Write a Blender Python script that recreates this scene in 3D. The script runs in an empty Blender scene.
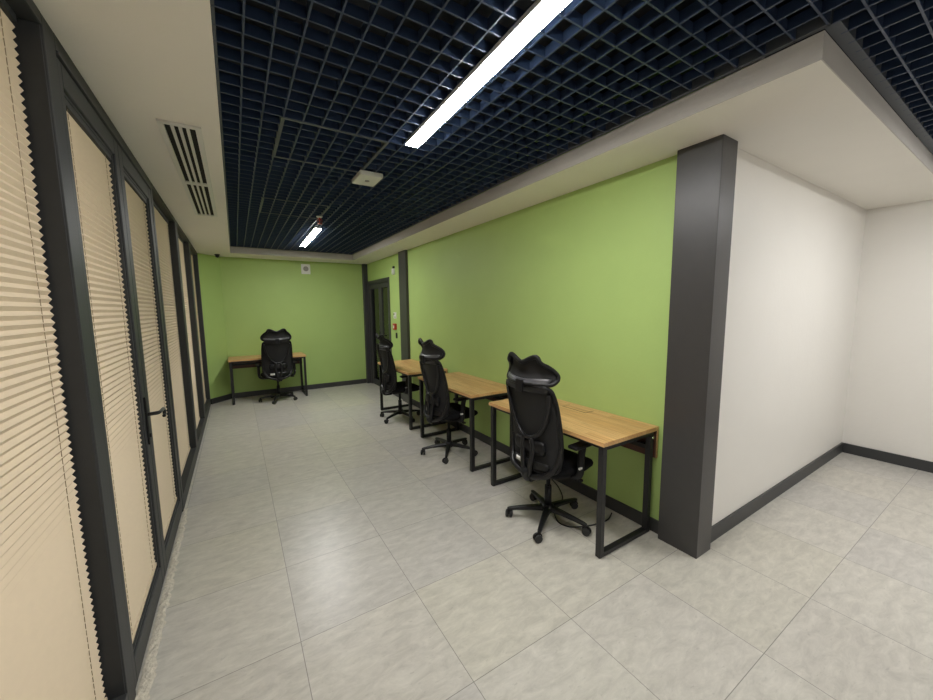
import bpy, bmesh, math, random
from mathutils import Vector, Matrix
random.seed(7)
COL = bpy.context.scene.collection
PI = math.pi

# ------------------------------------------------------------------ materials
def new_mat(name):
    m = bpy.data.materials.new(name); m.use_nodes = True
    nt = m.node_tree; b = nt.nodes['Principled BSDF']
    return m, nt, b

def N(nt, kind, **kw):
    n = nt.nodes.new(kind)
    for k, v in kw.items():
        if hasattr(n, k): setattr(n, k, v)
        else: n.inputs[k].default_value = v
    return n

def simple(name, col, rough=.5, metal=0., spec=.5, noise=0., nscale=8., bump=0., bscale=60., stretch=None):
    m, nt, b = new_mat(name)
    b.inputs['Roughness'].default_value = rough
    b.inputs['Metallic'].default_value = metal
    b.inputs['Specular IOR Level'].default_value = spec
    tc = N(nt, 'ShaderNodeTexCoord')
    src = tc.outputs['Object']
    if stretch:
        mp = N(nt, 'ShaderNodeMapping'); mp.inputs['Scale'].default_value = stretch
        nt.links.new(src, mp.inputs['Vector']); src = mp.outputs['Vector']
    nz = N(nt, 'ShaderNodeTexNoise'); nz.inputs['Scale'].default_value = nscale; nz.inputs['Detail'].default_value = 5
    nt.links.new(src, nz.inputs['Vector'])
    mx = N(nt, 'ShaderNodeMix', data_type='RGBA')
    a = [max(0, c * (1 - noise)) for c in col]; c2 = [min(1, c * (1 + noise)) for c in col]
    mx.inputs['A'].default_value = (*a, 1); mx.inputs['B'].default_value = (*c2, 1)
    nt.links.new(nz.outputs['Fac'], mx.inputs['Factor'])
    nt.links.new(mx.outputs['Result'], b.inputs['Base Color'])
    if bump:
        n2 = N(nt, 'ShaderNodeTexNoise'); n2.inputs['Scale'].default_value = bscale; n2.inputs['Detail'].default_value = 4
        nt.links.new(src, n2.inputs['Vector'])
        bp = N(nt, 'ShaderNodeBump'); bp.inputs['Strength'].default_value = bump; bp.inputs['Distance'].default_value = .01
        nt.links.new(n2.outputs['Fac'], bp.inputs['Height']); nt.links.new(bp.outputs['Normal'], b.inputs['Normal'])
    return m

M = {}
M['green'] = simple('green wall paint', (.41, .565, .185), .55, spec=.35, noise=.05, nscale=3, bump=.10, bscale=40)
M['white'] = simple('white wall paint', (.80, .775, .73), .45, spec=.4, noise=.02, nscale=3, bump=.12, bscale=28)
M['ceil'] = simple('ceiling plaster', (.81, .78, .72), .7, spec=.2, noise=.025, nscale=4, bump=.08, bscale=30)
M['lip'] = simple('grey coffer edge', (.50, .475, .44), .8, spec=.2, noise=.05, nscale=6, bump=.1, bscale=30)  # upright coffer edges, a darker grey than the ceiling plaster
M['frame'] = simple('anthracite frame', (.034, .036, .038), .5, spec=.35, noise=.1, nscale=30, bump=.05, bscale=400)
M['column'] = simple('grey column cladding', (.062, .060, .060), .36, metal=.25, noise=.06, nscale=20, bump=.04, bscale=300)
M['base'] = simple('dark baseboard', (.040, .041, .042), .45, noise=.08, nscale=20)
M['bar'] = simple('navy ceiling bars', (.028, .048, .10), .35, metal=.1, noise=.06, nscale=10)
M['baredge'] = simple('bar undersides', (.032, .048, .090), .45, noise=.08, nscale=12)  # bar undersides get their own material, close to the side colour
M['hatch'] = simple('hatch rim', (.075, .085, .10), .45, noise=.06, nscale=10)
M['plenum'] = simple('dark plenum', (.012, .014, .02), .9, noise=.2, nscale=2)
M['black'] = simple('black plastic', (.006, .006, .007), .45, spec=.3, noise=.1, nscale=40, bump=.03, bscale=300)
M['blackgloss'] = simple('satin black plastic', (.008, .008, .009), .36, spec=.4, noise=.1, nscale=40)
M['greyband'] = simple('grey headrest band', (.075, .075, .08), .3, noise=.1, nscale=40)
M['fabric'] = simple('black seat fabric', (.008, .008, .009), .95, spec=.15, noise=.3, nscale=120, bump=.3, bscale=500)
M['steel'] = simple('black powder coated steel', (.012, .012, .013), .42, noise=.1, nscale=40, bump=.04, bscale=500)
M['rubber'] = simple('caster rubber', (.02, .02, .02), .6, noise=.1, nscale=40)
M['whiteplastic'] = simple('white plastic', (.75, .75, .72), .4, noise=.02, nscale=10)
M['greyplastic'] = simple('grey plastic', (.30, .29, .27), .5, noise=.05, nscale=20)
M['red'] = simple('red plastic', (.42, .035, .02), .4, noise=.05, nscale=20)
M['chrome'] = simple('chrome', (.75, .75, .76), .2, metal=1., noise=.02, nscale=20)
M['vent'] = simple('vent enamel', (.70, .69, .66), .4, noise=.02, nscale=20)
M['ventdark'] = simple('vent shaft', (.006, .006, .006), .9, noise=.1, nscale=20)
M['sill'] = simple('rough mortar strip', (.58, .53, .44), .95, noise=.4, nscale=45, bump=.8, bscale=70)
M['brownboard'] = simple('brown laminate board', (.085, .035, .022), .5, noise=.25, nscale=12, stretch=(8, 1, 8))
M['lampbody'] = simple('lamp housing', (.6, .6, .6), .4, noise=.02, nscale=20)
M['blind'] = simple('beige pleated fabric', (.67, .555, .41), .85, spec=.15, noise=.04, nscale=25, bump=.05, bscale=300)
M['cord'] = simple('brown blind cord', (.30, .22, .14), .8, noise=.1, nscale=30)

def mesh_mat():
    m, nt, b = new_mat('black chair mesh')
    tc = N(nt, 'ShaderNodeTexCoord'); b.inputs['Roughness'].default_value = .75
    w1 = N(nt, 'ShaderNodeTexWave'); w1.inputs['Scale'].default_value = 60; w1.bands_direction = 'X'
    w2 = N(nt, 'ShaderNodeTexWave'); w2.inputs['Scale'].default_value = 60; w2.bands_direction = 'Z'
    for w in (w1, w2): nt.links.new(tc.outputs['Object'], w.inputs['Vector'])
    mm = N(nt, 'ShaderNodeMath', operation='MAXIMUM')
    nt.links.new(w1.outputs['Fac'], mm.inputs[0]); nt.links.new(w2.outputs['Fac'], mm.inputs[1])
    mx = N(nt, 'ShaderNodeMix', data_type='RGBA')
    mx.inputs['A'].default_value = (.003, .003, .003, 1); mx.inputs['B'].default_value = (.012, .012, .013, 1)
    nt.links.new(mm.outputs[0], mx.inputs['Factor']); nt.links.new(mx.outputs['Result'], b.inputs['Base Color'])
    return m
M['mesh'] = mesh_mat()

def oak_mat():
    m, nt, b = new_mat('oak strip top')
    b.inputs['Roughness'].default_value = .38
    tc = N(nt, 'ShaderNodeTexCoord')
    # strips run along local X (the long side), 5 cm wide
    br = N(nt, 'ShaderNodeTexBrick'); br.offset = .37
    br.inputs['Scale'].default_value = 1.; br.inputs['Brick Width'].default_value = .42; br.inputs['Row Height'].default_value = .05
    br.inputs['Mortar Size'].default_value = .0008
    br.inputs['Color1'].default_value = (.62, .345, .135, 1); br.inputs['Color2'].default_value = (.74, .46, .205, 1)
    br.inputs['Mortar'].default_value = (.42, .23, .09, 1)
    nt.links.new(tc.outputs['Object'], br.inputs['Vector'])
    mp = N(nt, 'ShaderNodeMapping'); mp.inputs['Scale'].default_value = (3, 60, 60)
    nt.links.new(tc.outputs['Object'], mp.inputs['Vector'])
    nz = N(nt, 'ShaderNodeTexNoise'); nz.inputs['Scale'].default_value = 1.6; nz.inputs['Detail'].default_value = 6
    nt.links.new(mp.outputs['Vector'], nz.inputs['Vector'])
    rp = N(nt, 'ShaderNodeMapRange'); rp.inputs['From Min'].default_value = .3; rp.inputs['From Max'].default_value = .7
    rp.inputs['To Min'].default_value = .72; rp.inputs['To Max'].default_value = 1.1
    nt.links.new(nz.outputs['Fac'], rp.inputs['Value'])
    mx = N(nt, 'ShaderNodeMix', data_type='RGBA', blend_type='MULTIPLY'); mx.inputs['Factor'].default_value = 1
    nt.links.new(br.outputs['Color'], mx.inputs['A']); nt.links.new(rp.outputs['Result'], mx.inputs['B'])
    nt.links.new(mx.outputs['Result'], b.inputs['Base Color'])
    return m
M['oak'] = oak_mat()

def floor_mat():
    m, nt, b = new_mat('grey concrete look tiles')
    tc = N(nt, 'ShaderNodeTexCoord'); L = nt.links.new
    mp = N(nt, 'ShaderNodeMapping'); mp.inputs['Location'].default_value = (-.162 / .6015, -.578 / .6135, 0)
    mp.inputs['Scale'].default_value = (1 / .6015, 1 / .6135, 1)
    L(tc.outputs['Object'], mp.inputs['Vector'])
    fl = N(nt, 'ShaderNodeVectorMath', operation='FLOOR'); L(mp.outputs['Vector'], fl.inputs[0])
    fr = N(nt, 'ShaderNodeVectorMath', operation='FRACTION'); L(mp.outputs['Vector'], fr.inputs[0])
    wn = N(nt, 'ShaderNodeTexWhiteNoise', noise_dimensions='2D'); L(fl.outputs[0], wn.inputs['Vector'])
    # tile tone: a few slightly different batches
    cr = N(nt, 'ShaderNodeValToRGB'); e = cr.color_ramp.elements
    cr.color_ramp.interpolation = 'CONSTANT'
    e[0].position = 0; e[0].color = (.560, .532, .476, 1)
    e[1].position = .3; e[1].color = (.535, .512, .472, 1)
    x = e.new(.55); x.color = (.565, .538, .465, 1)
    x = e.new(.75); x.color = (.518, .494, .458, 1)
    x = e.new(.88); x.color = (.568, .542, .485, 1)
    L(wn.outputs['Value'], cr.inputs['Fac'])
    # veins different in each tile, slightly stretched
    sh = N(nt, 'ShaderNodeVectorMath', operation='MULTIPLY_ADD'); sh.inputs[1].default_value = (3.7, 5.1, 0)
    L(fl.outputs[0], sh.inputs[0]); L(tc.outputs['Object'], sh.inputs[2])
    m2 = N(nt, 'ShaderNodeMapping'); m2.inputs['Scale'].default_value = (1.0, 2.4, 1); m2.inputs['Rotation'].default_value = (0, 0, .15)
    L(sh.outputs[0], m2.inputs['Vector'])
    nz = N(nt, 'ShaderNodeTexNoise'); nz.inputs['Scale'].default_value = 8.; nz.inputs['Detail'].default_value = 10; nz.inputs['Roughness'].default_value = .72
    nz.inputs['Distortion'].default_value = .5
    L(m2.outputs['Vector'], nz.inputs['Vector'])
    rp = N(nt, 'ShaderNodeMapRange'); rp.inputs['From Min'].default_value = .3; rp.inputs['From Max'].default_value = .7
    rp.inputs['To Min'].default_value = .78; rp.inputs['To Max'].default_value = 1.13
    L(nz.outputs['Fac'], rp.inputs['Value'])
    mu = N(nt, 'ShaderNodeMix', data_type='RGBA', blend_type='MULTIPLY'); mu.inputs['Factor'].default_value = 1
    L(cr.outputs['Color'], mu.inputs['A']); L(rp.outputs['Result'], mu.inputs['B'])
    # small dark specks
    sp = N(nt, 'ShaderNodeTexNoise'); sp.inputs['Scale'].default_value = 28; sp.inputs['Detail'].default_value = 3
    L(m2.outputs['Vector'], sp.inputs['Vector'])
    sr = N(nt, 'ShaderNodeMapRange'); sr.inputs['From Min'].default_value = .64; sr.inputs['From Max'].default_value = .74
    sr.inputs['To Min'].default_value = 0; sr.inputs['To Max'].default_value = .28
    L(sp.outputs['Fac'], sr.inputs['Value'])
    ms = N(nt, 'ShaderNodeMix', data_type='RGBA'); ms.inputs['B'].default_value = (.22, .21, .18, 1)
    L(sr.outputs['Result'], ms.inputs['Factor']); L(mu.outputs['Result'], ms.inputs['A'])
    # joints
    sx = N(nt, 'ShaderNodeSeparateXYZ'); L(fr.outputs[0], sx.inputs[0])
    ds = []
    for ax in 'XY':
        s = N(nt, 'ShaderNodeMath', operation='SUBTRACT'); s.inputs[1].default_value = .5; L(sx.outputs[ax], s.inputs[0])
        a = N(nt, 'ShaderNodeMath', operation='ABSOLUTE'); L(s.outputs[0], a.inputs[0]); ds.append(a)
    mxx = N(nt, 'ShaderNodeMath', operation='MAXIMUM'); L(ds[0].outputs[0], mxx.inputs[0]); L(ds[1].outputs[0], mxx.inputs[1])
    jt = N(nt, 'ShaderNodeMapRange'); jt.inputs['From Min'].default_value = .4962; jt.inputs['From Max'].default_value = .4990
    jt.inputs['To Max'].default_value = .8
    L(mxx.outputs[0], jt.inputs['Value'])
    mj = N(nt, 'ShaderNodeMix', data_type='RGBA'); mj.inputs['B'].default_value = (.13, .12, .11, 1)
    L(jt.outputs['Result'], mj.inputs['Factor']); L(ms.outputs['Result'], mj.inputs['A'])
    L(mj.outputs['Result'], b.inputs['Base Color'])
    rr = N(nt, 'ShaderNodeMapRange'); rr.inputs['To Min'].default_value = .24; rr.inputs['To Max'].default_value = .40
    L(nz.outputs['Fac'], rr.inputs['Value']); L(rr.outputs['Result'], b.inputs['Roughness'])
    b.inputs['Specular IOR Level'].default_value = .4
    bp = N(nt, 'ShaderNodeBump'); bp.inputs['Strength'].default_value = .12; bp.inputs['Distance'].default_value = .004
    L(nz.outputs['Fac'], bp.inputs['Height']); L(bp.outputs['Normal'], b.inputs['Normal'])
    return m
M['floor'] = floor_mat()

def glass_mat():
    m, nt, b = new_mat('clear glass pane'); nt.nodes.remove(b)
    out = nt.nodes['Material Output']
    tr = N(nt, 'ShaderNodeBsdfTransparent'); tr.inputs['Color'].default_value = (.82, .86, .84, 1)
    gl = N(nt, 'ShaderNodeBsdfGlossy'); gl.inputs['Roughness'].default_value = .02
    fr = N(nt, 'ShaderNodeFresnel'); fr.inputs['IOR'].default_value = 1.95
    mx = N(nt, 'ShaderNodeMixShader')
    nt.links.new(fr.outputs[0], mx.inputs[0]); nt.links.new(tr.outputs[0], mx.inputs[1]); nt.links.new(gl.outputs[0], mx.inputs[2])
    nt.links.new(mx.outputs[0], out.inputs['Surface'])
    return m
M['glass'] = glass_mat()

def emit(name, col, s):
    m, nt, b = new_mat(name)
    b.inputs['Base Color'].default_value = (.9, .9, .9, 1)
    b.inputs['Emission Color'].default_value = (*col, 1); b.inputs['Emission Strength'].default_value = s
    return m
M['lamp'] = emit('lamp diffuser', (.99, .98, .955), 34.)

# ------------------------------------------------------------------ mesh helpers
def box(bm, x0, x1, y0, y1, z0, z1, mi=0, mat=None):
    vs = [bm.verts.new((x, y, z)) for x in (x0, x1) for y in (y0, y1) for z in (z0, z1)]
    fs = []
    for f in ((0, 1, 3, 2), (4, 6, 7, 5), (0, 4, 5, 1), (2, 3, 7, 6), (0, 2, 6, 4), (1, 5, 7, 3)):
        fs.append(bm.faces.new([vs[i] for i in f])); fs[-1].material_index = mi
    if mat is not None:
        for v in vs: v.co = mat @ v.co
    return vs

def rings(bm, rs, closed_ends=True, mi=0, loop=False, smooth=True):
    """skin a list of rings (lists of Vector of equal length)"""
    V = [[bm.verts.new(p) for p in r] for r in rs]
    n = len(V[0]); cnt = len(V) if loop else len(V) - 1
    for i in range(cnt):
        a, b = V[i], V[(i + 1) % len(V)]
        for j in range(n):
            f = bm.faces.new((a[j], a[(j + 1) % n], b[(j + 1) % n], b[j])); f.smooth = smooth; f.material_index = mi
    if closed_ends and not loop:
        f = bm.faces.new(list(reversed(V[0]))); f.material_index = mi
        f = bm.faces.new(V[-1]); f.material_index = mi
    return V

def tube(bm, pts, r, n=10, loop=False, flat=None, mi=0, up=None):
    """sweep a round (or flattened: flat=(a,b)) section along pts; r may be a list"""
    P = [Vector(p) for p in pts]; m = len(P); rs = []
    ref = Vector(up) if up else None
    prev = None
    for i, p in enumerate(P):
        if loop: t = P[(i + 1) % m] - P[i - 1]
        else: t = P[min(i + 1, m - 1)] - P[max(i - 1, 0)]
        t.normalize()
        if ref is not None:
            a = t.cross(ref)
            if a.length < 1e-4: a = t.orthogonal()
        elif prev is None: a = t.orthogonal()
        else: a = prev - t * prev.dot(t)
        a.normalize(); b = t.cross(a); prev = a
        rr = r[i] if isinstance(r, (list, tuple)) else r
        fa, fb = flat if flat else (1, 1)
        rs.append([p + a * (math.cos(2 * PI * k / n) * rr * fa) + b * (math.sin(2 * PI * k / n) * rr * fb) for k in range(n)])
    rings(bm, rs, mi=mi, loop=loop)

def smooth_path(pts, k=6, loop=False):
    P = [Vector(p) for p in pts]; m = len(P); out = []
    rng = range(m) if loop else range(m - 1)
    for i in rng:
        if loop: p0, p1, p2, p3 = P[i - 1], P[i], P[(i + 1) % m], P[(i + 2) % m]
        else: p0, p1, p2, p3 = P[max(i - 1, 0)], P[i], P[i + 1], P[min(i + 2, m - 1)]
        for j in range(k):
            t = j / k
            out.append(.5 * ((2 * p1) + (p2 - p0) * t + (2 * p0 - 5 * p1 + 4 * p2 - p3) * t * t + (3 * p1 - p0 - 3 * p2 + p3) * t ** 3))
    if not loop: out.append(P[-1])
    return out

def cyl(bm, p0, p1, r0, r1=None, n=20, mi=0):
    r1 = r0 if r1 is None else r1
    p0, p1 = Vector(p0), Vector(p1); t = (p1 - p0).normalized(); a = t.orthogonal().normalized(); b = t.cross(a)
    rs = [[p + (a * math.cos(2 * PI * k / n) + b * math.sin(2 * PI * k / n)) * r for k in range(n)] for p, r in ((p0, r0), (p1, r1))]
    V = rings(bm, rs, mi=mi)

def lathe(bm, prof, c=(0, 0, 0), n=24, mi=0):
    c = Vector(c)
    rs = [[c + Vector((r * math.cos(2 * PI * k / n), r * math.sin(2 * PI * k / n), z)) for k in range(n)] for r, z in prof]
    rings(bm, rs, mi=mi)

def obj(name, bm, mat, parent=None, bevel=0., seg=2, loc=None):
    me = bpy.data.meshes.new(name)
    bmesh.ops.recalc_face_normals(bm, faces=bm.faces)
    bm.to_mesh(me); bm.free()
    for mm in (mat if isinstance(mat, (list, tuple)) else [mat]): me.materials.append(M[mm])
    o = bpy.data.objects.new(name, me); COL.objects.link(o)
    if parent: o.parent = parent
    if loc: o.location = loc
    if bevel:
        md = o.modifiers.new('bevel', 'BEVEL'); md.width = bevel; md.segments = seg; md.limit_method = 'ANGLE'; md.angle_limit = .6
    return o

def B(): return bmesh.new()
def boxes(*bs):
    bm = B()
    for b in bs: box(bm, *b)
    return bm

def thing(name, label, cat, loc=(0, 0, 0), rz=0, group=None):
    o = bpy.data.objects.new(name, None); COL.objects.link(o); o.empty_display_size = .1
    o.location = loc; o.rotation_euler = (0, 0, rz); o['label'] = label; o['category'] = cat
    if group: o['group'] = group
    return o
def tag(o, label, cat, group=None):
    o['label'] = label; o['category'] = cat
    if group: o['group'] = group
    return o
def struct(name, bm, mat, **k):
    o = obj(name, bm, mat, **k)
    if o.parent is None: o['kind'] = 'structure'
    return o
def sempty(name, loc=(0, 0, 0)):
    o = bpy.data.objects.new(name, None); COL.objects.link(o); o.location = loc; o['kind'] = 'structure'; return o

def dup(root, loc, rz, label, group=None):
    def cp(o, par):
        c = o.copy(); COL.objects.link(c); c.parent = par
        for g in list(o.children): cp(g, c)
        return c
    r = root.copy(); COL.objects.link(r); r.location = loc; r.rotation_euler = (0, 0, rz); r['label'] = label
    if group: r['group'] = group
    for ch in list(root.children): cp(ch, r)
    return r

# ------------------------------------------------------------------ room dimensions
XG, XR, XW = -.46, 2.44, 5.525       # glazing line, green right wall, far white wall
YB, YW, YN = 7.92, 1.122, -4.5       # back wall, short white wall, wall behind the camera
ZC, ZT, ZG, ZP = 2.554, 2.657, 2.66, 3.15

struct('floor', boxes((XG - .3, XW + .2, YN - .2, YB + .2, -.12, 0)), 'floor')
# soffits around the coffer
bm = boxes((XG - .15, 0, YN, YB, ZC, 2.72), (0, 2.016, 7.354, YB, ZC, ZT), (2.016, XR + .1, .580, YB, ZC, ZT), (XR + .1, XW + .1, .580, YW + .1, ZC, ZT))
struct('ceiling', bm, 'ceil')
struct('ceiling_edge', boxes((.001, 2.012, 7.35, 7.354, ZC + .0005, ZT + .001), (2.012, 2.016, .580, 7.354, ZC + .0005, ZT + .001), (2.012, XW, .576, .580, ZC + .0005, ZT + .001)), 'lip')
struct('ceiling_slab', boxes((XG - .3, XW + .2, YN - .2, YB + .2, ZP, ZP + .1)), 'plenum')

# open cell ceiling of navy bars, 10 x 10 cm
LAMPS = [('y', .960, .60, 2.285), ('y', .945, 5.12, 6.62), ('y', .95, -3.74, -2.04), ('x', -.34, 3.1, 4.8)]
bm = B(); HB = .042; W = .0037
def cuts_x(y): return []
def cuts_y(x): return []
def pieces(a, b, cs):
    out = []; p = a
    for c0, c1 in sorted(cs): out.append((p, c0)); p = c1
    out.append((p, b)); return out
y = YN + .06
while y < 7.34:
    if y < .56 or True:
        x1 = 5.5 if y < .53 else 2.0
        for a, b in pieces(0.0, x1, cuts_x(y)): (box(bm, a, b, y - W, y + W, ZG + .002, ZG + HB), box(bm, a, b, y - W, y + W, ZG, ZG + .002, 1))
    y += .1
k = 1
while k * .1 < 5.5:
    x = k * .1
    y1 = 7.34 if x < 2.0 else .55
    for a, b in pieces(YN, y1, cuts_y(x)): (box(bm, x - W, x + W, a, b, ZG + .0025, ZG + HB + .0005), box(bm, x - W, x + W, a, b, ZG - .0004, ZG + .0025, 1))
    k += 1
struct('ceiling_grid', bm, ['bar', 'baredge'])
bm = B()
for hx0, hx1, hy0, hy1 in ((.3, .9, 2.37, 2.97), (.3, .9, 4.07, 4.67)):
    w = .009
    for b in ((hx0 - w, hx1 + w, hy0 - w, hy0 + w), (hx0 - w, hx1 + w, hy1 - w, hy1 + w), (hx0 - w, hx0 + w, hy0 + w, hy1 - w), (hx1 - w, hx1 + w, hy0 + w, hy1 - w)):
        box(bm, *b, ZG - .003, ZG + .04)
struct('ceiling_hatch_rims', bm, 'hatch')
# edge angle round the coffer
struct('trim_1', boxes((2.0, 5.5, .530, .574, ZG, ZG + .05), (1.985, 2.005, .556, 7.34, ZG, ZG + .05), (0.0, 1.985, 7.325, 7.345, ZG, ZG + .05), (0.002, .012, YN, 7.325, ZG, ZG + .05)), 'hatch')

# walls
OY0, OY1, OZ = 6.55, 7.83, 2.19     # opening of the door in the right wall
struct('wall_right', boxes((XR, XR + .14, YW + .02, OY0, 0, ZP), (XR, XR + .14, OY1, YB, 0, ZP), (XR, XR + .14, OY0, OY1, OZ, ZP)), 'green')
struct('wall_back', boxes((XG - .3, XR + .14, YB, YB + .15, 0, ZP)), 'green')
bm = B()   # slanted wall piece in the back left corner
vs = [(XG, 7.60), (-.165, YB), (-.165, YB + .0), (XG - .15, YB), (XG - .15, 7.60)]
pts = [(XG - .15, 7.62), (XG, 7.62), (-.165, YB), (XG - .15, YB)]
lo = [bm.verts.new((a, b, 0)) for a, b in pts]; hi = [bm.verts.new((a, b, ZC)) for a, b in pts]
bm.faces.new(lo[::-1]); bm.faces.new(hi)
for i in range(4): bm.faces.new((lo[i], lo[(i + 1) % 4], hi[(i + 1) % 4], hi[i]))
struct('wall_corner', bm, 'green')
struct('wall_middle', boxes((XR + .06, XW, YW, YW + .12, 0, ZP)), 'white')
struct('wall_far', boxes((XW, XW + .15, YN, YW + .12, 0, ZP)), 'white')
struct('wall_front', boxes((XG - .3, XW + .15, YN - .15, YN, 0, ZP)), 'white')
struct('wall_left', boxes((XG - .2, XG, YN, -.6, 0, ZC), (XG - .3, XG - .15, YN, YB, ZC, ZP)), 'white')

# cladded columns
struct('trim_2', boxes((2.378, 2.557, 1.076, 1.331, 0, ZC)), 'column', bevel=.003)
struct('trim_3', boxes((2.395, XR, 5.68, 5.98, 0, ZC)), 'column', bevel=.003)
struct('trim_4', boxes((2.345, XR, 7.835, YB, 0, ZC)), 'base', bevel=.003)

# baseboards
HBB = .095
struct('baseboard_right', boxes((XR - .016, XR, 1.331, 5.68, 0, HBB), (XR - .016, XR, 5.98, OY0 - .02, 0, HBB)), 'base', bevel=.002)
bm = boxes((-.165, 2.345, YB - .016, YB, 0, HBB))
struct('baseboard_back', bm, 'base', bevel=.002)
bm = B(); box(bm, 0, .418, -.016, 0, 0, HBB, mat=Matrix.Translation((XG, 7.62, 0)) @ Matrix.Rotation(math.atan2(YB - 7.62, -.165 - XG), 4, 'Z'))
struct('baseboard_corner', bm, 'base')
struct('baseboard_middle', boxes((2.557, XW, YW - .016, YW, 0, HBB + .01)), 'base', bevel=.002)
struct('baseboard_far', boxes((XW - .016, XW, YN, YW - .016, 0, HBB + .01)), 'base', bevel=.002)

# ------------------------------------------------------------------ glazed left side
HEAD = 2.515
def window(n, y0, y1, recess=.085):
    w = sempty('window_%d' % n, (XG, (y0 + y1) / 2, 0)); cx, cy = XG, (y0 + y1) / 2
    bm = boxes((-.12, 0, y0 - cy, y1 - cy, 0, .115), (-.12, 0, y0 - cy, y1 - cy, HEAD, ZC),
               (-.12, -.005, y1 - cy - .004, y1 - cy, .115, HEAD), (-.12, -.005, y0 - cy, y0 - cy + .004, .115, HEAD),
               (-.12, -.09, y0 - cy + .004, y0 - cy + .04, .115, HEAD), (-.12, -.09, y1 - cy - .04, y1 - cy - .004, .115, HEAD))
    o = obj('window_frame', bm, 'frame', w, bevel=.002)
    obj('window_pane', boxes((-.108, -.100, y0 - cy + .04, y1 - cy - .04, .115, HEAD)), 'glass', w)
    return w
def blind(label, y0, y1, z0, z1, x, group):
    cy = (y0 + y1) / 2
    t = thing('pleated_blind', label, 'blind', (x, cy, z0), 0, group)
    h = z1 - z0; hw = (y1 - y0) / 2; p = .026; a = .0048
    n = int((h - .045) / p) ; p = (h - .045) / n
    bm = B(); prev = None; th = .0006
    for i in range(2 * n + 1):
        z = .02 + i * p / 2; xx = a if i % 2 else -a
        cur = [bm.verts.new((xx, -hw, z)), bm.verts.new((xx, hw, z))]
        if prev: bm.faces.new((prev[0], prev[1], cur[1], cur[0]))
        prev = cur
    f = obj('pleated_fabric', bm, 'blind', t)
    s = f.modifiers.new('solid', 'SOLIDIFY'); s.thickness = .0012; s.offset = 0
    obj('head_rail', boxes((-.011, .011, -hw, hw, h - .024, h)), 'frame', t, bevel=.002)
    obj('bottom_rail', boxes((-.009, .009, -hw, hw, 0, .02)), 'blind', t, bevel=.003)
    for sgn in (-1, 1):
        bm = B(); cyl(bm, (0.0035, sgn * (hw - .085), .015), (0.0035, sgn * (hw - .085), h - .02), .0011, n=6)
        obj('cord', bm, 'cord', t)
    return t
bg = 'pleated blinds along the glazed wall'
window(1, -.6, .62); window(2, .70, 1.805); window(3, 3.65, 4.89); window(4, 5.065, 6.20); window(5, 6.38, 7.52)
blind('beige pleated blind nearest the camera, cut by the left edge of the photo', .72, 1.785, .13, HEAD, XG - .060, bg)
blind('beige pleated blind in the fixed window just beyond the door with the handle', 3.67, 4.872, .118, HEAD, XG - .060, bg)
blind('narrow looking beige pleated blind second from the green back wall', 5.085, 6.182, .118, HEAD, XG - .060, bg)
blind('thin sliver of beige pleated blind closest to the green back wall', 6.40, 7.502, .118, HEAD, XG - .060, bg)
# mullions
for i, (a, b) in enumerate(((.62, .70), (1.805, 1.905), (3.585, 3.65), (4.89, 5.065), (6.20, 6.38), (7.52, 7.62))):
    struct('trim_%d' % (5 + i), boxes((XG - .12, XG, a, b, 0, ZC)), 'frame', bevel=.003)
# frame head over the pair of doors, with threshold
struct('trim_11', boxes((XG - .12, XG, 1.905, 3.585, 2.495, ZC), (XG - .11, XG + .006, 1.905, 3.585, 2.485, 2.497), (XG - .12, XG - .01, 1.905, 3.585, 0, .018)), 'frame', bevel=.002)
# rough strip of mortar and debris in front of the threshold
bm = B(); ny = 70; prev = None
for i in range(ny + 1):
    yy = 1.70 + i * (3.62 - 1.70) / ny
    e = .050 + random.uniform(-.009, .009) - .02 * (i / ny)
    row = [bm.verts.new((XG + d * e, yy, .001 + (.006 + random.uniform(-.002, .004)) * hgt)) for d, hgt in ((0, 1), (.35, 1), (.7, .8), (1, 0))]
    if prev:
        for j in range(3): bm.faces.new((prev[j], row[j], row[j + 1], prev[j + 1]))
    prev = row
struct('trim_12', bm, 'sill')

def door_leaf(n, y0, y1, handle, sa, sb):
    d = sempty('door_%d' % n, (XG, y0, 0)); w = y1 - y0; zb, zt = .022, 2.482; rb = .115
    x0, x1 = -.075, -.002
    bm = boxes((x0, x1, 0, sa, zb, zt), (x0, x1, w - sb, w, zb, zt), (x0, x1, sa, w - sb, zb, zb + rb), (x0, x1, sa, w - sb, zt - .085, zt))
    obj('door_frame', bm, 'frame', d, bevel=.004)
    bm = boxes((-.03, -.012, sa, sa + .012, zb + rb, zt - .085), (-.03, -.012, w - sb - .012, w - sb, zb + rb, zt - .085),
               (-.03, -.012, sa + .012, w - sb - .012, zb + rb, zb + rb + .012), (-.03, -.012, sa + .012, w - sb - .012, zt - .097, zt - .085))
    obj('glazing_bead', bm, 'frame', d, bevel=.002)
    obj('door_pane', boxes((-.055, -.048, sa, w - sb, zb + rb, zt - .085)), 'glass', d)
    if handle:
        yy = w - .040
        h = obj('door_handle', boxes((-.002, .008, yy - .016, yy + .016, .86, 1.13)), 'black', d, bevel=.004)
        bm = B()
        P = smooth_path([(.006, yy, 1.03), (.045, yy, 1.032), (.058, yy + .012, 1.033), (.062, yy + .06, 1.033), (.062, yy + .11, 1.03), (.062, yy + .132, 1.012), (.062, yy + .125, .99), (.062, yy + .105, .988)], 5)
        tube(bm, P, [.010] * 10 + [.009] * (len(P) - 10), 10)
        obj('lever', bm, 'blackgloss', h)
        bm = B(); cyl(bm, (.006, yy, .91), (.016, yy, .91), .011); obj('key_cylinder', bm, 'blackgloss', h)
    else:
        bm = B()
    return d
door_leaf(1, 1.908, 2.688, True, .040, .075)
door_leaf(2, 2.692, 3.580, False, .082, .088)
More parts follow.
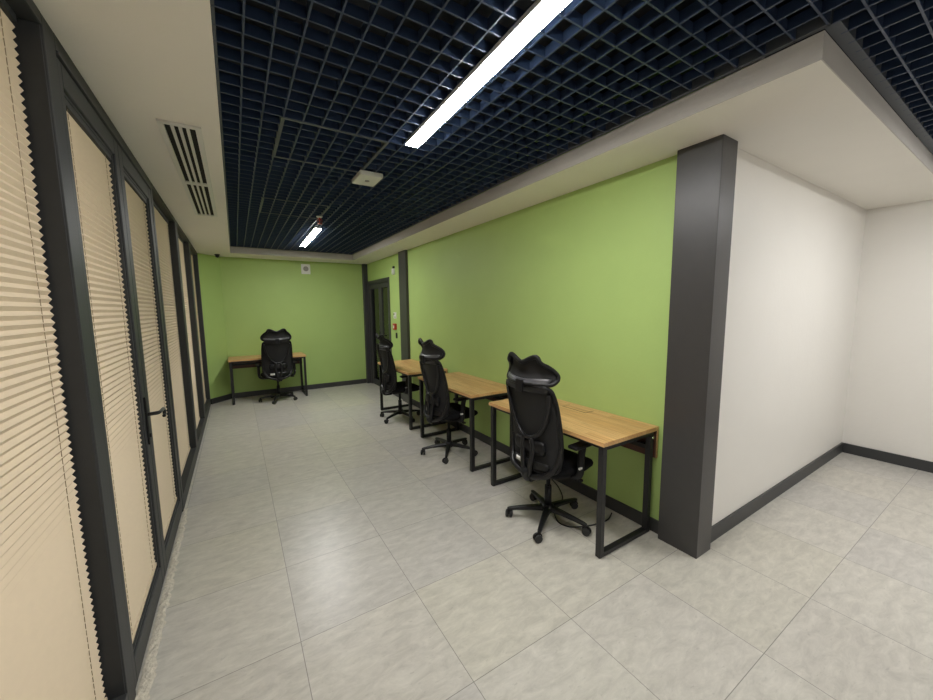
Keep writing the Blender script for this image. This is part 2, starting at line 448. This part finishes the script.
blind('beige pleated blind on the door leaf that carries the black handle', 1.908 + .053, 2.688 - .080, .16, 2.385, XG - .026, 'pleated blinds on the glass doors')
blind('beige pleated blind on the far door leaf, right of the black handle', 2.692 + .100, 3.580 - .094, .16, 2.385, XG - .026, 'pleated blinds on the glass doors')
# dark street side behind the glazing
struct('wall_outside', boxes((XG - .75, XG - .70, -.8, YB, -.1, 2.7)), 'plenum')

# ------------------------------------------------------------------ glass door in the right wall
d = sempty('door_3', (XR, OY0, 0)); w = OY1 - OY0
fr = .055
obj('door_frame', boxes((-.012, .10, 0, fr, 0, OZ), (-.012, .10, w - fr, w, 0, OZ), (-.012, .10, fr, w - fr, OZ - .075, OZ)), 'base', d, bevel=.003)
def leaf3(a, b, side):
    l = obj('door_leaf', boxes((.0, .05, a, a + .07, 0.012, OZ - .08), (.0, .05, b - .09, b, 0.012, OZ - .08), (.0, .05, a + .07, b - .09, .012, .12), (.0, .05, a + .07, b - .09, OZ - .17, OZ - .08)), 'base', d, bevel=.003)
    obj('door_pane', boxes((.02, .027, a + .07, b - .09, .12, OZ - .17)), 'glass', l)
    return l
l1 = leaf3(fr + .004, .56, 1); l2 = leaf3(.566, w - fr - .004, -1)
bm = B(); yy = .62; box(bm, -.008, 0, yy - .015, yy + .015, .95, 1.17)
tube(bm, smooth_path([(-.004, yy, 1.08), (-.045, yy, 1.08), (-.055, yy - .02, 1.08), (-.055, yy - .11, 1.078)], 4), .009)
obj('door_handle', bm, 'black', l2)
struct('wall_corridor', boxes((XR + 1.3, XR + 1.4, OY0 - .6, YB, 0, 2.4), (XR + .14, XR + 1.3, OY0 - .7, OY0 - .6, 0, 2.4), (XR + .14, XR + 1.3, YB - .02, YB + .08, 0, 2.4), (XR + .14, XR + 1.3, OY0 - .6, YB, 2.3, 2.4)), 'greyplastic')

# ------------------------------------------------------------------ ceiling lamps
def lamp(label, kind, a, b0, b1):
    L = b1 - b0
    if kind == 'y': loc = (a + .05, (b0 + b1) / 2, ZG); rz = PI / 2 - .025   # fitted slightly out of line with the bars
    else: loc = ((b0 + b1) / 2, a + .05, ZG); rz = 0
    t = thing('linear_ceiling_lamp', label, 'ceiling light', loc, rz, 'linear lamps in the open cell ceiling')
    obj('lamp_housing', boxes((-L / 2, L / 2, -.042, .042, -.024, -.0006)), 'lampbody', t, bevel=.003)
    obj('diffuser', boxes((-L / 2 + .001, L / 2 - .001, -.0405, .0405, -.0265, -.0242)), 'lamp', t)
lamp('long glowing white linear lamp cut by the top edge of the photo', *LAMPS[0])
lamp('short looking glowing linear lamp near the green back wall', *LAMPS[1])
lamp('linear lamp behind the viewpoint', *LAMPS[2])
lamp('linear lamp over the bay of the white walls', *LAMPS[3])

# vents in the left soffit
def vent(label, y0, y1, x0=-.268, x1=-.085):
    t = thing('ceiling_vent', label, 'air vent', ((x0 + x1) / 2, (y0 + y1) / 2, ZC), 0, 'slot vents in the left ceiling strip')
    hw, hl = (x1 - x0) / 2, (y1 - y0) / 2
    obj('backing', boxes((-hw + .02, hw - .02, -hl + .025, hl - .025, -.0015, -.0005)), 'ventdark', t)
    obj('vent_frame', boxes((-hw, hw, -hl, -hl + .025, -.012, 0), (-hw, hw, hl - .025, hl, -.012, 0), (-hw, -hw + .026, -hl + .025, hl - .025, -.012, 0), (hw - .026, hw, -hl + .025, hl - .025, -.012, 0)), 'vent', t, bevel=.002)
    iw = hw - .026; n = 3; pitch = 2 * iw / 4
    for i in range(3):
        c = -iw + pitch * (i + 1)
        obj('slat', boxes((c - .0075, c + .0075, -hl + .025, hl - .025, -.011, -.002)), 'vent', t, bevel=.002)
vent('white slot air vent nearer the camera in the left ceiling strip', 2.455, 3.50)
vent('white slot air vent farther from the camera, in line behind the nearer one', 3.502, 4.58)

# detector box under the grid
t = thing('ceiling_detector', 'white rectangular box hanging under the dark ceiling grid', 'detector', (.97, 3.03, ZG - .001))
bm = B(); box(bm, -.09, .09, -.125, .125, -.034, 0); obj('casing', bm, 'whiteplastic', t, bevel=.006)
bm = B(); lathe(bm, [(.018, -.034), (.018, -.038), (.012, -.040)], n=16); obj('sensor', bm, 'greyplastic', t)
t = thing('sprinkler_head', 'small red and white sprinkler hanging above the far lamp', 'sprinkler', (.89, 4.56, ZG))
bm = B(); lathe(bm, [(.034, 0), (.034, -.006), (.022, -.014), (.012, -.016)]); obj('rosette', bm, 'whiteplastic', t)
bm = B(); cyl(bm, (0, 0, -.014), (0, 0, -.052), .010); cyl(bm, (0, 0, -.05), (0, 0, -.08), .005); obj('bulb', bm, 'red', t)
bm = B(); lathe(bm, [(.026, -.080), (.028, -.083), (.010, -.086)]); 
tube(bm, smooth_path([(.011, 0, -.016), (.024, 0, -.035), (.024, 0, -.06), (.008, 0, -.081)], 4), .003, 6)
tube(bm, smooth_path([(-.011, 0, -.016), (-.024, 0, -.035), (-.024, 0, -.06), (-.008, 0, -.081)], 4), .003, 6)
obj('deflector', bm, 'red', t)
# dome camera
t = thing('dome_camera', 'small black dome camera on the ceiling in the back left corner', 'camera', (-.19, 7.62, ZC))
bm = B(); lathe(bm, [(.038, 0), (.038, -.014), (.032, -.018)]); obj('mount', bm, 'black', t)
bm = B(); lathe(bm, [(.03, -.016), (.029, -.03), (.023, -.044), (.012, -.053), (.002, -.056)]); obj('dome', bm, 'blackgloss', t)
# speaker box on the back wall
t = thing('wall_speaker', 'white square speaker box high on the green back wall', 'speaker', (1.235, YB - .03, 2.305))
obj('casing', boxes((-.082, .082, 0, .03, 0, .19)), 'whiteplastic', t, bevel=.006)
bm = B(); cyl(bm, (0, 0, .10), (0, -.006, .10), .048, n=28); 
for r in (.036, .024, .012): tube(bm, [(r * math.cos(k * PI / 10), -.006, .10 + r * math.sin(k * PI / 10)) for k in range(20)], .002, 6, loop=True)
obj('grille', bm, 'greyplastic', t)
# devices beside the door
t = thing('motion_sensor', 'white motion sensor with a dark top, high between door and far column', 'sensor', (XR + .002, 6.29, 2.27))
obj('casing', boxes((-.045, 0, -.035, .035, -.06, .045)), 'whiteplastic', t, bevel=.012, seg=3)
obj('bracket', boxes((-.03, 0, -.025, .025, .046, .085)), 'black', t, bevel=.004)
t = thing('thermostat', 'white wall thermostat above the red call point', 'thermostat', (XR + .002, 6.30, 1.49))
obj('casing', boxes((-.022, 0, -.05, .05, -.055, .055)), 'whiteplastic', t, bevel=.004)
obj('display', boxes((-.024, -.022, .005, .038, .005, .04)), 'black', t)
obj('button', boxes((-.025, -.022, -.035, -.01, -.04, -.02)), 'black', t)
t = thing('fire_call_point', 'red fire call point on the green wall beside the glass door', 'alarm', (XR + .002, 6.30, 1.29))
obj('casing', boxes((-.045, 0, -.048, .048, -.055, .055)), 'red', t, bevel=.006)
obj('push_plate', boxes((-.048, -.045, -.025, .025, -.03, .02)), 'whiteplastic', t)
t = thing('card_reader', 'small black reader below the red call point', 'reader', (XR + .002, 6.26, 1.13))
obj('casing', boxes((-.02, 0, -.024, .024, -.05, .05)), 'black', t, bevel=.006)
obj('keypad', boxes((-.022, -.02, -.016, .016, -.03, .02)), 'blackgloss', t)

# ------------------------------------------------------------------ desks (local: x along the desk, y towards the user negative, back at +.3)
TOP = .774
def desk(label, loc, rz, flap=False, L=1.21, D=.585):
    t = thing('office_desk', label, 'desk', loc, rz, 'oak topped desks')
    h = L / 2; d = D / 2
    obj('tabletop', boxes((-h, h, -d, d, TOP - .028, TOP)), 'oak', t, bevel=.0015)
    s = .038; zt = TOP - .028
    for sx in (-1, 1):
        x0, x1 = (h - .012 - s, h - .012) if sx > 0 else (-h + .012, -h + .012 + s)
        bm = boxes((x0, x1, -d + .012, -d + .012 + s, 0.004, zt), (x0, x1, d - .035 - s, d - .035, 0.004, zt),
                   (x0, x1, -d + .012 + s, d - .035 - s, 0.004, .004 + s * .8), (x0, x1, -d + .012 + s, d - .035 - s, zt - .03, zt))
        lg = obj('leg_frame', bm, 'steel', t, bevel=.003)
        xo = x1 if sx > 0 else x0
        bm = B(); cyl(bm, (xo, d - .035 - s / 2, zt - .045), (xo + sx * .007, d - .035 - s / 2, zt - .045), .010, .008, 14)
        obj('bolt', bm, 'chrome', lg)
        for yy in (-d + .031, d - .054):
            bm = B(); cyl(bm, ((x0 + x1) / 2, yy, 0), ((x0 + x1) / 2, yy, .005), .014)
            obj('foot', bm, 'rubber', lg)
    x0 = -h + .012 + s; x1 = h - .012 - s
    obj('front_rail', boxes((x0, x1, -d + .03, -d + .055, zt - .028, zt - .001)), 'steel', t)
    obj('rear_rail', boxes((x0, x1, d - .075, d - .050, zt - .13, zt - .10)), 'steel', t)
    obj('rear_panel', boxes((-h, h, d - .024, d - .004, zt - .195, zt - .0005)), ['brownboard'], t)
    obj('panel_edge', boxes((h, h + .002, d - .0245, d - .0035, zt - .195, zt - .0005)), 'oak', t)
    obj('panel_edge', boxes((-h - .002, -h, d - .0245, d - .0035, zt - .195, zt - .0005)), 'oak', t)
    if flap:
        f = obj('cable_flap', boxes((-.12, .12, d - .150, d - .062, TOP, TOP + .0012)), 'oak', t)
        f.location.x = flap
        g = obj('flap_slot', boxes((-.124, .124, d - .154, d - .150, TOP, TOP + .0014), (-.124, -.120, d - .150, d - .062, TOP, TOP + .0014), (.120, .124, d - .150, d - .062, TOP, TOP + .0014)), 'black', f)
    return t
DX = 2.436 - .2925
desk('oak topped black framed desk nearest the camera, with a cable flap', (DX, 1.998, 0), -PI / 2, flap=-.02)
desk('oak topped desk along the green wall, second from the camera', (DX, 3.500, 0), -PI / 2)
desk('oak topped desk along the green wall, next to the far column', (DX, 5.005, 0), -PI / 2)
desk('desk alone against the green back wall', (.455, 7.60, 0), 0, L=1.22)

# ------------------------------------------------------------------ chair (local: sitter faces +Y)
def back_y(z, x):
    # side profile of the backrest: lumbar forward, top and bottom further back
    t = (z - .62)
    y = -.190 - .32 * t * t * (1 if t > 0 else 2.2) - .03 * max(0, t)
    return y + .95 * x * x
def outline(z):
    # half width of the backrest at height z
    K = [(.47, .185), (.50, .215), (.56, .230), (.65, .234), (.80, .232), (.95, .226), (1.02, .218), (1.06, .204), (1.08, .172)]
    for (a, wa), (b, wb) in zip(K, K[1:]):
        if a <= z <= b:
            u = (z - a) / (b - a); return wa + (wb - wa) * u
    return K[0][1] if z < K[0][0] else K[-1][1]

def grid_surface(bm, rows, thick, mi=0):
    """rows: list of lists of Vector; makes a thin closed sheet"""
    F = [[bm.verts.new(p) for p in r] for r in rows]
    K = [[bm.verts.new(p + Vector((0, -thick, 0))) for p in r] for r in rows]
    R, C = len(rows), len(rows[0])
    for i in range(R - 1):
        for j in range(C - 1):
            f = bm.faces.new((F[i][j], F[i][j + 1], F[i + 1][j + 1], F[i + 1][j])); f.smooth = True
            f = bm.faces.new((K[i][j], K[i + 1][j], K[i + 1][j + 1], K[i][j + 1])); f.smooth = True
    for i in range(R - 1):
        bm.faces.new((F[i][0], F[i + 1][0], K[i + 1][0], K[i][0])); bm.faces.new((F[i][-1], K[i][-1], K[i + 1][-1], F[i + 1][-1]))
    for j in range(C - 1):
        bm.faces.new((F[0][j], K[0][j], K[0][j + 1], F[0][j + 1])); bm.faces.new((F[-1][j], F[-1][j + 1], K[-1][j + 1], K[-1][j]))

def hr_top(u):      # top edge of the headrest for u in -1..1 : dip in the middle, rounded ears near the ends
    a = abs(u)
    return 1.236 + .042 * math.sin(min(a / .78, 1) ** 1.5 * PI / 2) - (.040 * ((a - .78) / .22) ** 2 if a > .78 else 0)
HRZ = 0.
def hr_point(u, v):
    """u -1..1 across, v 0..1 bottom to top"""
    w = .226 - (.078 * ((v - .25) / .75) ** 1.7 if v > .25 else .022 * ((.25 - v) / .25) ** 2)
    z0 = 1.094 + .006 * u * u; z = z0 + (hr_top(u) - z0) * v
    x = u * w
    y = -.285 + 1.7 * x * x + .028 * math.sin(v * PI) - .012 * abs(u) ** 2 * v ** 3
    return Vector((x, y, z + HRZ))

def chair(label, loc, rz, base_rot):
    t = thing('office_chair', label, 'chair', loc, rz, 'black mesh office chairs')
    # star base
    bm = B(); lathe(bm, [(.030, .062), (.044, .07), (.046, .115), (.032, .128)], n=24)
    for k in range(5):
        a = base_rot + k * 2 * PI / 5; c, s = math.cos(a), math.sin(a)
        prof = [(.03, .098, .026, .020), (.12, .094, .021, .016), (.22, .084, .017, .013), (.285, .076, .015, .011), (.306, .072, .011, .009)]
        rs = []
        for r, z, hw, hh in prof:
            ctr = Vector((c * r, s * r, z)); sd = Vector((-s, c, 0)); q = []
            for (p, e) in ((-1, -1), (1, -1), (1, .4), (.6, 1), (-.6, 1), (-1, .4)): q.append(ctr + sd * hw * p + Vector((0, 0, hh * e)))
            rs.append(q)
        rings(bm, rs, smooth=False)
    base = obj('star_base', bm, 'blackgloss', t, bevel=.002)
    for k in range(5):
        a = base_rot + k * 2 * PI / 5
        px, py = math.cos(a) * .295, math.sin(a) * .295
        sw = a + 1.1 + k * .9
        bm = B(); e = Vector((math.cos(sw), math.sin(sw), 0)); ctr = Vector((px, py, .028)) + Vector((-e.y, e.x, 0)) * .012
        for sg in (-1, 1):
            o0 = ctr + e * sg * .006; o1 = ctr + e * sg * .025
            q = [o0, o0 + e * sg * .004, o1 - e * sg * .004, o1]
            ax = e; u = Vector((0, 0, 1)); v = Vector((-e.y, e.x, 0)); rs = []
            for p, r in ((q[0], .024), (q[1], .028), (q[2], .028), (q[3], .021)):
                rs.append([p + (u * math.cos(2 * PI * j / 20) + v * math.sin(2 * PI * j / 20)) * r for j in range(20)])
            rings(bm, rs)
        cs = obj('caster', bm, 'rubber', base)
        bm = B(); cyl(bm, (px, py, .030), (px, py, .066), .008, n=10)
        ah = smooth_path([ctr + Vector((-e.y, e.x, 0)) * d + Vector((0, 0, hz)) for d, hz in ((.031, .004), (.024, .021), (0, .0315), (-.022, .024), (-.031, .006))], 3)
        tube(bm, ah, .0045, 8)
        obj('caster_hood', bm, 'black', cs)
    bm = B(); cyl(bm, (0, 0, .115), (0, 0, .27), .027, .025); cyl(bm, (0, 0, .27), (0, 0, .40), .015); obj('gas_lift', bm, 'black', t)
    # mechanism
    bm = boxes((-.075, .075, -.13, .11, .385, .43)); box(bm, -.045, .045, -.23, -.13, .375, .415)
    mech = obj('tilt_mechanism', bm, 'black', t, bevel=.01)
    bm = B(); tube(bm, [(.07, .03, .405), (.20, .035, .402), (.255, .035, .398)], [.006, .006, .006], 8); box(bm, .225, .275, .022, .048, .391, .407); obj('lever', bm, 'black', mech, bevel=.002)
    # seat cushion
    bm = B(); rs = []
    def sq(hw, hd, z, cy, n=40, p=4.0, front=0):
        q = []
        for k in range(n):
            a = 2 * PI * k / n; c, s = math.cos(a), math.sin(a)
            x = hw * math.copysign(abs(c) ** (2 / p), c); yy = hd * math.copysign(abs(s) ** (2 / p), s)
            zz = z - (front * max(0, (yy / hd - .45)) ** 2 if front else 0)
            q.append(Vector((x * (1 - .06 * (yy < 0) * abs(yy / hd)), cy + .025 + yy, zz)))
        return q
    for hw, hd, z, fr_ in ((.20, .20, .432, 0), (.235, .228, .438, .02), (.250, .240, .455, .05), (.252, .242, .472, .07), (.243, .234, .492, .09), (.215, .208, .502, .09), (.12, .12, .503, .0), (.04, .04, .501, 0)):
        rs.append(sq(hw, hd, z, .02, front=fr_))
    rings(bm, rs); obj('seat', bm, 'fabric', t)
    bm = B(); rings(bm, [sq(.19, .19, .420, .02), sq(.225, .215, .424, .02), sq(.228, .218, .437, .02), sq(.19, .19, .4375, .02)]); obj('seat_pan', bm, 'black', t)
    # backrest mesh
    bm = B(); rows = []
    for i in range(25):
        z = .475 + (1.075 - .475) * i / 24; hw = outline(z) - .006
        rows.append([Vector((hw * (j / 7 - 1), back_y(z, hw * (j / 7 - 1)), z)) for j in range(15)])
    grid_surface(bm, rows, .003)
    bk = obj('backrest_mesh', bm, 'mesh', t)
    # rim
    zs = [.50, .56, .65, .75, .85, .95, 1.02, 1.06]
    right = [Vector((outline(z), back_y(z, outline(z)), z)) for z in zs]
    left = [Vector((-p.x, p.y, p.z)) for p in reversed(right)]
    topm = [Vector((x, back_y(1.085, x), 1.085)) for x in (.15, .05, -.05, -.15)]
    botm = [Vector((x, back_y(.468, x), .468)) for x in (-.15, -.05, .05, .15)]
    bm = B(); tube(bm, smooth_path(right + topm + left + botm, 4, loop=True), .0145, 10, loop=True)
    rim = obj('backrest_rim', bm, 'black', t)
    # shoulder band along the top
    bm = B(); rows = []
    for i in range(4):
        z = 1.035 + i * .016
        rows.append([Vector((.195 * (j / 7 - 1), back_y(z, .195 * (j / 7 - 1)) - .006, z)) for j in range(15)])
    grid_surface(bm, rows, .010); obj('shoulder_band', bm, 'blackgloss', t)
    # back support: U band, lumbar piece, two legs meeting at the spine
    bm = B(); sup = []
    def bp(x, z, off=-.022): return Vector((x, back_y(z, x) + off, z))
    U = [bp(-.198, 1.03, -.012), bp(-.185, .94), bp(-.150, .83), (bp(-.100, .745)), bp(-.045, .705, -.028), bp(0, .695, -.03), bp(.045, .705, -.028), bp(.100, .745), bp(.150, .83), bp(.185, .94), bp(.198, 1.03, -.012)]
    tube(bm, smooth_path(U, 5), .0125, 10, flat=(1.0, 1.25))
    for sg in (-1, 1):
        leg = [bp(sg * .228, .66, -.002), bp(sg * .226, .60, -.006), bp(sg * .208, .525, -.012), Vector((sg * .165, -.205, .462)), Vector((sg * .095, -.215, .432)), Vector((sg * .03, -.215, .412))]
        tube(bm, smooth_path(leg, 5), [.014] * 5 + [.018] * 8 + [.020] * 13, 10)
        inner = [bp(sg * .035, .70, -.032), bp(sg * .050, .62, -.030), Vector((sg * .038, -.228, .52)), Vector((sg * .02, -.225, .42))]
        tube(bm, smooth_path(inner, 5), .019, 10)
    tube(bm, smooth_path([(0, -0.255, .46), (0, -0.235, .41), (0, -.20, .395), (0, -.12, .40)], 4), .028, 12)
    obj('back_support', bm, 'blackgloss', t)
    bm = B(); rows = []
    for i in range(7):
        z = .585 + i * .016; hw = .150 - .02 * abs(i - 3) / 3
        rows.append([Vector((hw * (j / 6 - 1), back_y(z, hw * (j / 6 - 1)) - .012 - .012 * math.sin(PI * i / 6), z)) for j in range(13)])
    grid_surface(bm, rows, .014); obj('lumbar_pad', bm, 'black', t)
    # lower rear band with a white label
    bm = B(); rows = []
    for i in range(4):
        z = .482 + i * .016
        rows.append([Vector((.165 * (j / 6 - 1), back_y(z, .165 * (j / 6 - 1)) - .010, z)) for j in range(13)])
    grid_surface(bm, rows, .010); band = obj('lower_band', bm, 'blackgloss', t)
    bm = B(); rows = []
    for i in range(2):
        z = .492 + i * .030
        rows.append([Vector((-.130 + .070 * j / 4, back_y(z, -.130 + .070 * j / 4) - .0215, z)) for j in range(5)])
    grid_surface(bm, rows, .002); o = obj('paper_label', bm, 'whiteplastic', band); o['label'] = 'white paper label'
    # headrest
    bm = B(); rows = [[hr_point(j / 10 - 1, .04 + .92 * i / 12) for j in range(21)] for i in range(13)]
    grid_surface(bm, rows, .003); obj('headrest_mesh', bm, 'mesh', t)
    ring = [hr_point(1, v / 6) for v in range(1, 6)] + [hr_point(1 - u / 8, 1) for u in range(0, 17)] + [hr_point(-1, 1 - v / 6) for v in range(1, 6)] + [hr_point(-1 + u / 5, 0) for u in range(0, 11)]
    bm = B(); tube(bm, smooth_path(ring, 3, loop=True), .0150, 10, loop=True, flat=(1.0, 1.25)); hf = obj('headrest_frame', bm, 'black', t)
    bm = B(); rows = [[hr_point(j / 10 - 1, i * .07) + Vector((0, -.010, 0)) for j in range(1, 20)] for i in range(4)]
    grid_surface(bm, rows, .008); o = obj('headrest_band', bm, 'greyband', t); o['label'] = 'grey band'
    bm = boxes((-.032, .032, -.318, -.296, 1.035, 1.12)); obj('headrest_bracket', bm, 'black', t, bevel=.006)
    # armrests
    for sg in (-1, 1):
        bm = B()
        P = smooth_path([(sg * .16, 0, .425), (sg * .225, 0, .420), (sg * .272, 0, .445), (sg * .286, 0, .50), (sg * .286, .005, .60), (sg * .284, .02, .655)], 4)
        tube(bm, P, .0165, 10, flat=(1.0, 1.5)); ar = obj('armrest', bm, 'black', t)
        bm = boxes((sg * .283 - .040, sg * .283 + .040, -.095, .145, .655, .682)); obj('arm_pad', bm, 'black', ar, bevel=.012, seg=3)
    bm = boxes((.292, .304, -.035, -.005, .505, .520)); o = obj('white_tag', bm, 'whiteplastic', t, bevel=.002); o['label'] = 'small white tag'
    return t
A = math.radians
# sitters face +X: local +Y -> world +X  (rotation -90 degrees)
def place(label, cx, cy, face_deg, world_rot_deg, z=0):
    rz = A(face_deg - 90)
    return chair(label, (cx, cy, z), rz, A(world_rot_deg) - rz)
place('black mesh office chair nearest the camera, back turned to the glass doors', 1.912, 1.919, 4, -1.5)
place('black mesh office chair at the second desk from the camera', 1.93, 3.48, 2, 19)
HRZ = -.035
place('black mesh office chair at the desk beside the far column', 1.970, 5.02, 0, -6)
HRZ = 0.
place('black mesh office chair at the desk on the back wall, seen from behind', .565, 7.28, 92, 36)

# cable on the floor below the nearest desk
bm = B()
P = smooth_path([(2.40, 2.36, .006), (2.34, 2.22, .006), (2.22, 2.06, .006), (2.06, 1.99, .006), (1.95, 1.86, .006), (1.96, 1.76, .006), (2.05, 1.70, .006), (2.17, 1.665, .006), (2.28, 1.66, .006), (2.38, 1.70, .006)], 8)
tube(bm, P, .005, 8)
tag(obj('power_cable', bm, 'rubber'), 'thin black cable looping on the floor under the nearest desk', 'cable')

# ------------------------------------------------------------------ world, camera, view
sc = bpy.context.scene
wd = bpy.data.worlds.new('world'); sc.world = wd; wd.use_nodes = True
wd.node_tree.nodes['Background'].inputs[0].default_value = (.02, .022, .03, 1)
wd.node_tree.nodes['Background'].inputs[1].default_value = .3
f, pitch, yaw, roll = 367.8082, -.1124, .5583, -.0105
fw = Vector((math.sin(yaw) * math.cos(pitch), math.cos(yaw) * math.cos(pitch), math.sin(pitch)))
rt = Vector((math.cos(yaw), -math.sin(yaw), 0)); up = rt.cross(fw)
r2 = rt * math.cos(roll) + up * math.sin(roll); u2 = -rt * math.sin(roll) + up * math.cos(roll)
cam = bpy.data.cameras.new('camera'); co = bpy.data.objects.new('camera', cam); COL.objects.link(co)
mt = Matrix((r2, u2, -fw)).transposed().to_4x4(); mt.translation = (0, 0, 1.6); co.matrix_world = mt
cam.sensor_width = 36; cam.lens = f * 36 / 933; cam.clip_start = .02
sc.camera = co
sc.view_settings.view_transform = 'Standard'; sc.view_settings.look = 'None'
sc.view_settings.exposure = 1.65; sc.view_settings.gamma = 1; sc.view_settings.use_curve_mapping = False
